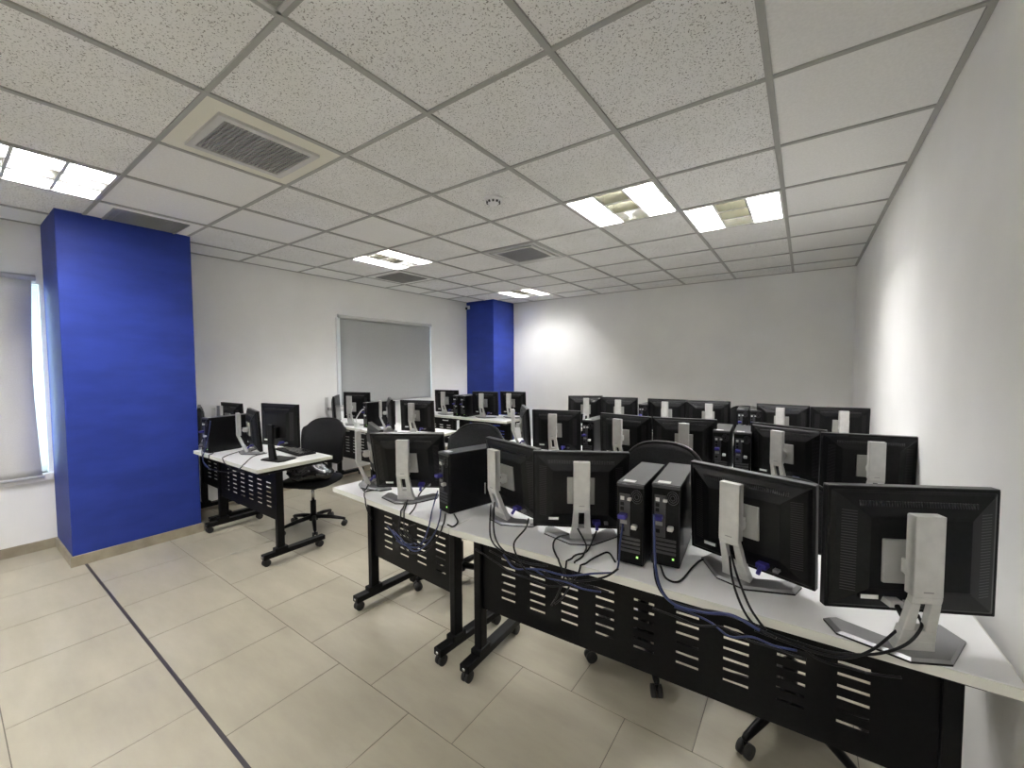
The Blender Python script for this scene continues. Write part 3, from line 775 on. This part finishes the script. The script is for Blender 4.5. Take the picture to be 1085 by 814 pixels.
# ------------------------------------------------------------------ office chairs
def make_chair():
    o = empty('office_chair')
    st = MB()
    rings = []
    for z, sx, sy in ((0.425, 0.19, 0.19), (0.435, 0.225, 0.22), (0.455, 0.235, 0.23), (0.475, 0.225, 0.22), (0.482, 0.17, 0.17)):
        rings.append([(sx * (abs(math.cos(a)) ** 0.55) * (1 if math.cos(a) > 0 else -1), sy * (abs(math.sin(a)) ** 0.55) * (1 if math.sin(a) > 0 else -1), z) for a in [2 * PI * k / 28 for k in range(28)]])
    st.loft(rings, M['fabric']); st.build('seat', o)
    # backrest: curved shell with rounded outline
    bk = MB(); vs = []; fs = []; nu, nv = 16, 12
    def outline(v):   # half width over height 0..1
        return 0.225 * (1 - 0.12 * (1 - v)) * (1 - max(0, (v - 0.80) / 0.20) ** 3 * 0.16) * (1 - max(0, (0.12 - v) / 0.12) ** 2 * 0.25)
    for a in range(nv + 1):
        v = a / nv; z = 0.58 + 0.42 * v; w = outline(v); y0 = 0.23 + 0.05 * v + 0.035 * math.sin(PI * v) * -1
        for b_ in range(nu + 1):
            s_ = -1 + 2 * b_ / nu; zz = z - 0.055 * s_ ** 4 * max(0, (v - 0.6) / 0.4) ** 2 - 0.018 * s_ * s_ * v
            vs.append((w * s_, y0 - 0.05 * s_ * s_, zz))
    for a in range(nv):
        for b_ in range(nu):
            q = a * (nu + 1) + b_; fs.append((q, q + 1, q + nu + 2, q + nu + 1))
    bk.add(vs, fs, M['mesh_cloth'], None, True); bo = bk.build('backrest', o); so = bo.modifiers.new('solid', 'SOLIDIFY'); so.thickness = 0.022; so.offset = 0
    # frame tube round the backrest
    ring = [vs[q] for q in range(nu + 1)] + [vs[a * (nu + 1) + nu] for a in range(1, nv + 1)] + [vs[nv * (nu + 1) + b_] for b_ in range(nu - 1, -1, -1)] + [vs[a * (nu + 1)] for a in range(nv - 1, 0, -1)]
    fr = MB(); fr.tube(ring + [ring[0]], 0.013, M['black_plastic'], n=8); fr.build('back_frame', o)
    sp = MB(); sp.tube(smooth_path([(0, 0.05, 0.415), (0, 0.22, 0.42), (0, 0.29, 0.50), (0, 0.265, 0.66), (0, 0.26, 0.78)]), 0.022, M['black_plastic'], n=10); sp.build('back_support', o)
    mc = MB(); mc.box(-0.09, 0.09, -0.10, 0.10, 0.39, 0.425, M['black_plastic']); mc.build('tilt_mechanism', o, bevel=0.01)
    gp = MB(); gp.cyl((0, 0, 0.10), (0, 0, 0.26), 0.026, M['black_plastic']); gp.cyl((0, 0, 0.26), (0, 0, 0.40), 0.014, M['chrome']); gp.build('gas_pole', o)
    hb = MB(); hb.cyl((0, 0, 0.075), (0, 0, 0.13), 0.04, M['black_plastic'], 0.033)
    bs = hb.build('star_base', o)
    for k in range(5):
        a = 2 * PI * k / 5 + 0.3; d = Vector((math.cos(a), math.sin(a), 0))
        ar = MB(); ar.tube([d * 0.02 + Vector((0, 0, 0.108)), d * 0.15 + Vector((0, 0, 0.095)), d * 0.27 + Vector((0, 0, 0.070)), d * 0.285 + Vector((0, 0, 0.064))], [0.022, 0.019, 0.014, 0.010], M['black_plastic'], n=8); ar.build('arm', bs)
        px, py = d.x * 0.275, d.y * 0.275
        c = MB(); sd = Vector((-d.y, d.x, 0))
        for sg in (-1, 1):
            p = Vector((px, py, 0.026)); c.cyl(p + sd * sg * 0.006, p + sd * sg * 0.022, 0.026, M['rubber'], n=16)
        c.cyl((px, py, 0.03), (px, py, 0.068), 0.008, M['black_plastic'], n=8); c.build('caster', o)
    index_kids(o); return o
CH = make_chair()
CG = 'black office chairs behind the desks'
def chair(x, y, th, label):
    o = dup(CH, (x, y, 0), R(th)); tag(o, label, 'chair', CG); return o
chl = chair(-3.50, 1.90, 28, 'black mesh office chair by the keyboard desk, dark bag on its seat')
chair(-1.83, 1.97, 6, 'black office chair with broad back behind the short foreground desk')
chair(-0.62, 1.98, -6, 'black office chair whose back rises behind the two foreground towers')
low = chair(-0.02, 1.90, 10, 'black office chair hidden behind the large foreground monitors, its wheels under the desk')
for ch in KIDS[low.name]:
    if ch.name.split('.')[0] in ('backrest', 'back_frame', 'back_support'): ch.location.z -= 0.09
fc = chair(-0.53, 5.05, 0, 'office chair behind the paired towers of the farthest row')

fc.scale = (0.94, 0.94, 0.94)
chl.scale = (0.93, 0.93, 0.93)
# dark glossy bag on the left chair
bg_ = MB(); rings = []
for k in range(9):
    t_ = k / 8; z = 0.484 + 0.16 * t_; s_ = 0.155 * (math.sin(PI * (0.25 + 0.68 * t_))) + 0.01
    ring = []
    for q in range(24):
        a = 2 * PI * q / 24; rr2 = s_ * (1 + 0.10 * math.sin(3 * a + 4 * t_) + 0.05 * math.sin(7 * a + 9 * t_))
        ring.append((rr2 * 1.25 * math.cos(a), rr2 * 0.9 * math.sin(a), z + (0.012 * math.sin(5 * a) if 0 < k < 8 else 0)))
    rings.append(ring)
bg_.loft(rings, M['bag']); o = empty('bag', (-3.45, 1.86, -0.034), R(15)); bg_.build('bag_body', o)
b = MB(); b.tube(smooth_path([(-0.08, 0, 0.61), (-0.06, -0.03, 0.66), (0.02, -0.04, 0.675), (0.08, -0.01, 0.61)]), 0.007, M['fabric']); b.build('handle', o)
tag(o, 'crumpled glossy black bag on the office chair by the keyboard desk', 'bag')

# keyboard
def keyboard(x, y, rz, label):
    o = empty('keyboard', (x, y, DZ), rz)
    b = MB(); b.box(-0.215, 0.215, -0.07, 0.07, 0.0, 0.014, M['black_plastic']); b.build('keyboard_body', o, bevel=0.003)
    k_ = MB()
    for r2 in range(5):
        for c_ in range(15):
            if r2 == 0 and 3 < c_ < 9: continue
            xx = -0.205 + c_ * 0.0195; yy2 = 0.052 - (4 - r2) * 0.0225 - 0.006; k_.box(xx, xx + 0.016, yy2 - 0.008, yy2 + 0.008, 0.014, 0.019, M['gloss_black'])
        for c_ in range(6):
            xx = 0.095 + c_ * 0.0195; yy2 = 0.052 - (4 - r2) * 0.0225 - 0.006; k_.box(xx, xx + 0.016, yy2 - 0.008, yy2 + 0.008, 0.014, 0.019, M['gloss_black'])
    k_.build('keys', o)
    tag(o, label, 'keyboard'); return o
keyboard(-3.42, 1.715, R(-3), 'black keyboard on the left desk beside the monitor with a black stand')

# small loose things
o = empty('power_adapter', (-4.17, 2.80, DZ)); MB().box(-0.03, 0.03, -0.02, 0.02, 0, 0.06, M['white_plastic']).build('adapter_body', o, bevel=0.006)
b = MB(); b.tube(smooth_path([(0, 0, 0.06), (-0.01, 0.0, 0.10), (0.03, 0.02, 0.17), (0.08, 0.03, 0.21), (0.12, 0.05, 0.20)]), 0.007, M['cable_white']); b.build('cord', o)
tag(o, 'white power adapter with a looping white cord on the middle left-hand desk', 'power adapter')

# ------------------------------------------------------------------ cables
def edge_y(x):
    if x < -2.6: return 1.255
    if x < -1.24: return 1.328 - (x + 2.226) * math.tan(R(3.3))
    return 1.270 + (x + 1.238) * math.tan(R(2.3))
def cable(kind, label, pts, r=0.0032, group='cables trailing over the desk edges', lift=True):
    q = []
    for p in pts:
        x, y, z = p[0] * S, p[1] * S, CAMZ - (CAMZ - p[2]) * S
        if y > edge_y(x): z = max(z, DZ + r + 0.002)
        q.append((x, y, z))
    path = [Vector((p.x, p.y, max(p.z, DZ + r + 0.001))) if p.y > edge_y(p.x) - 0.008 and p.z > DZ - 0.05 else p for p in smooth_path(q, 8)]
    b = MB(); b.tube(path, r, M['cable_' + kind], n=8); o = b.build('cable'); tag(o, label, 'cable', group); return o
CABLES = [
    ('black', 'outer black cable looping from the stand opening of the monitor by the right wall', [[0.233, 1.33, 0.823], [0.228, 1.27, 0.824], [0.201, 1.25, 0.785], [0.152, 1.225, 0.758], [0.091, 1.2, 0.747], [0.044, 1.2, 0.739], [-0.03, 1.19, 0.746], [-0.081, 1.18, 0.759]]),
    ('black', 'inner black cable crossing under the loop at the monitor by the right wall', [[0.23, 1.33, 0.818], [0.188, 1.27, 0.802], [0.143, 1.225, 0.765], [0.099, 1.2, 0.742], [0.047, 1.19, 0.735], [-0.018, 1.18, 0.742], [-0.087, 1.17, 0.753]]),
    ('black', 'left black cable dropping from the second monitor from the right wall', [[-0.168, 1.38, 0.843], [-0.143, 1.3, 0.821], [-0.107, 1.22, 0.789], [-0.082, 1.19, 0.77], [-0.063, 1.175, 0.759]]),
    ('black', 'right black cable dropping from the second monitor from the right wall', [[-0.173, 1.38, 0.836], [-0.154, 1.3, 0.803], [-0.119, 1.215, 0.775], [-0.085, 1.18, 0.757], [-0.042, 1.165, 0.753]]),
    ('black', 'thick black cable running down behind the right foreground tower over the desk edge', [[-0.388, 1.33, 0.891], [-0.369, 1.28, 0.798], [-0.339, 1.215, 0.77], [-0.297, 1.18, 0.755], [-0.242, 1.17, 0.757], [-0.162, 1.17, 0.77], [-0.087, 1.17, 0.767]]),
    ('blue', 'blue cable following the thick black one below the right foreground tower', [[-0.388, 1.34, 0.934], [-0.366, 1.28, 0.817], [-0.33, 1.205, 0.774], [-0.282, 1.17, 0.754], [-0.205, 1.16, 0.762], [-0.138, 1.16, 0.778], [-0.076, 1.16, 0.762]]),
    ('black', 'thin black cable curling on the white desktop right of the two foreground towers', [[-0.371, 1.36, 0.759], [-0.336, 1.296, 0.756], [-0.298, 1.301, 0.756], [-0.283, 1.427, 0.756], [-0.267, 1.495, 0.756], [-0.216, 1.539, 0.756]]),
    ('black', 'black cable from the stand of the monitor left of the two foreground towers, left one', [[-0.676, 1.37, 0.812], [-0.637, 1.36, 0.761], [-0.615, 1.29, 0.735], [-0.623, 1.22, 0.692], [-0.633, 1.18, 0.656], [-0.66, 1.17, 0.626]]),
    ('black', 'black cable from the stand of the monitor left of the two foreground towers, right one', [[-0.614, 1.4, 0.805], [-0.619, 1.33, 0.735], [-0.638, 1.25, 0.705], [-0.657, 1.19, 0.656], [-0.671, 1.165, 0.618]]),
    ('black', 'thin black cable looping wide over the base left of the two foreground towers', [[-0.717, 1.38, 0.777], [-0.759, 1.36, 0.759], [-0.741, 1.3, 0.714], [-0.686, 1.23, 0.699], [-0.619, 1.2, 0.706], [-0.582, 1.25, 0.724], [-0.569, 1.33, 0.755], [-0.55, 1.36, 0.756], [-0.506, 1.31, 0.741]]),
    ('blue', 'blue network cable hanging from the left of the two foreground towers', [[-0.484, 1.32, 0.888], [-0.486, 1.3, 0.83], [-0.477, 1.26, 0.769], [-0.483, 1.235, 0.756]]),
    ('blue', 'blue cable lying along the desk edge below the monitor left of the two towers', [[-0.469, 1.2, 0.775], [-0.521, 1.175, 0.768], [-0.618, 1.17, 0.735], [-0.701, 1.16, 0.734], [-0.758, 1.16, 0.721]]),
    ('black', 'black cable bundled with the blue one along the desk edge, rising in a loop', [[-0.462, 1.22, 0.781], [-0.488, 1.17, 0.768], [-0.572, 1.16, 0.734], [-0.665, 1.16, 0.719], [-0.751, 1.15, 0.714], [-0.805, 1.16, 0.751], [-0.838, 1.19, 0.782], [-0.835, 1.26, 0.812], [-0.868, 1.33, 0.819]]),
    ('black', "left black cable over the desk edge by the single foreground tower's right neighbour", [[-1.095, 1.38, 0.816], [-1.006, 1.26, 0.773], [-0.941, 1.19, 0.764], [-0.871, 1.15, 0.761], [-0.81, 1.15, 0.754]]),
    ('black', "right black cable over the desk edge by the single foreground tower's right neighbour", [[-1.075, 1.38, 0.833], [-0.987, 1.26, 0.785], [-0.915, 1.19, 0.763], [-0.831, 1.14, 0.762], [-0.76, 1.14, 0.751], [-0.677, 1.15, 0.758]]),
    ('blue', 'blue cable drooping left below the single foreground tower', [[-1.397, 1.36, 0.831], [-1.362, 1.29, 0.768], [-1.286, 1.2, 0.745], [-1.272, 1.16, 0.705], [-1.302, 1.15, 0.661], [-1.38, 1.15, 0.649], [-1.454, 1.16, 0.648]]),
    ('blue', 'second blue cable drooping nearer and lower below the single foreground tower', [[-1.339, 1.32, 0.764], [-1.275, 1.25, 0.748], [-1.226, 1.18, 0.741], [-1.251, 1.15, 0.686], [-1.32, 1.14, 0.644], [-1.404, 1.14, 0.68], [-1.479, 1.16, 0.689]]),
    ('black', 'black cable tangled with the blue ones below the single foreground tower', [[-1.29, 1.3, 0.759], [-1.222, 1.22, 0.753], [-1.211, 1.17, 0.716], [-1.262, 1.15, 0.671], [-1.331, 1.14, 0.698], [-1.39, 1.16, 0.718], [-1.363, 1.19, 0.731]]),
    ('black', 'left black cable hanging from the tilted monitor of the short desk', [[-1.59, 1.33, 0.758], [-1.533, 1.27, 0.735], [-1.488, 1.21, 0.71], [-1.459, 1.18, 0.674], [-1.404, 1.16, 0.648]]),
    ('black', 'right black cable hanging from the tilted monitor of the short desk', [[-1.576, 1.33, 0.761], [-1.52, 1.27, 0.729], [-1.462, 1.21, 0.702], [-1.403, 1.17, 0.678], [-1.32, 1.15, 0.664]]),
    ('black', "black cable circling the base of the edge-on monitor at the row's left tip", [[-1.974, 1.4, 0.774], [-1.898, 1.31, 0.746], [-2.025, 1.38, 0.749], [-2.066, 1.44, 0.767], [-2.024, 1.5, 0.771]]),
    ('black', 'thin black cable hanging over the left tip of the short foreground desk', [[-1.853, 1.36, 0.752], [-1.882, 1.31, 0.754], [-1.827, 1.26, 0.733], [-1.748, 1.22, 0.711], [-1.711, 1.22, 0.671]]),
    ('black', 'thin black cable between the single foreground tower and the tilted monitor', [[-1.496, 1.4, 0.841], [-1.617, 1.446, 0.756], [-1.482, 1.295, 0.756], [-1.427, 1.214, 0.756]]),
    ('black', 'short black cable curling at the foot of the single foreground tower', [[-1.263, 1.327, 0.756], [-1.188, 1.27, 0.756], [-1.169, 1.221, 0.756], [-1.19, 1.21, 0.763]]),
    ('white', 'white cable standing behind the base right of the single foreground tower', [[-1.183, 1.45, 0.88], [-1.271, 1.556, 0.756]]),
    ('black', 'black cable from the middle silver stand over the edge of the left desk', [[-3.645, 1.448, 0.756], [-3.504, 1.251, 0.756], [-3.403, 1.19, 0.745], [-3.206, 1.17, 0.716]]),
    ('black', 'black cable from the black monitor stand over the edge of the left desk', [[-3.356, 1.47, 0.756], [-3.303, 1.348, 0.756], [-3.076, 1.19, 0.75], [-3.1, 1.17, 0.718]]),
    ('black', 'black cable sagging below the edge of the left desk along its panel', [[-3.914, 1.25, 0.843], [-3.763, 1.18, 0.759], [-3.634, 1.16, 0.678], [-3.312, 1.15, 0.685], [-2.906, 1.15, 0.745]]),
    ('blue', 'blue cable down the back of the tower by the near blue column', [[-3.631, 1.2, 1.014], [-3.617, 1.18, 0.919], [-3.64, 1.16, 0.806], [-3.654, 1.15, 0.72], [-3.533, 1.15, 0.673]]),
    ('black', 'black cable across the left desk before the tower by the near blue column', [[-3.963, 1.525, 0.756], [-3.921, 1.355, 0.756], [-3.706, 1.235, 0.756], [-3.651, 1.185, 0.721]]),
]
for k_, l_, p_ in CABLES: cable(k_, l_, p_, 0.0042 if 'thick' in l_ else 0.0034)

# loose bundle slung under the long desk's front edge, and the tangle below the single tower
def sling(kind, label, x0, x1, y, z, sag, seed, r=0.0030):
    rnd = random.Random(seed); n = 7; pts = []
    for k in range(n):
        t_ = k / (n - 1); x = x0 + (x1 - x0) * t_
        pts.append((x, y - 0.012 + rnd.uniform(-0.012, 0.012), z - sag * math.sin(PI * t_) + rnd.uniform(-0.010, 0.010)))
    path = smooth_path(pts, 8); b = MB(); b.tube(path, r, M['cable_' + kind], n=8); o = b.build('cable'); tag(o, label, 'cable', 'cables slung along the desk fronts')
SL = [('black', 'black cable slung highest along the front edge left of the two foreground towers', -0.98, -0.50, 1.245, 0.695, 0.02, 1),
      ('blue', 'blue cable slung along the front edge left of the two foreground towers', -0.92, -0.52, 1.235, 0.690, 0.015, 2),
      ('black', 'black cable slung lowest along the front edge left of the two foreground towers', -1.05, -0.55, 1.24, 0.69, 0.045, 3),
      ('black', 'black cable slung along the edge between the right foreground tower and the next monitor', -0.36, 0.02, 1.255, 0.69, 0.012, 4),
      ('blue', 'blue cable slung along the edge below the second monitor from the right wall', -0.30, 0.00, 1.26, 0.695, 0.02, 5),
      ('black', 'black cable slung below the edge of the monitor beside the right wall', 0.0, 0.20, 1.285, 0.69, 0.02, 6),
      ('black', 'black cable drooping deepest in the tangle below the single foreground tower', -1.62, -1.28, 1.25, 0.66, 0.09, 7),
      ('black', 'black cable drooping shallowest in the tangle below the single foreground tower', -1.56, -1.30, 1.245, 0.675, 0.04, 8),
      ('blue', 'blue cable twisted in the middle of the tangle below the single foreground tower', -1.60, -1.33, 1.24, 0.66, 0.05, 9)]
for s_ in SL: sling(*s_)
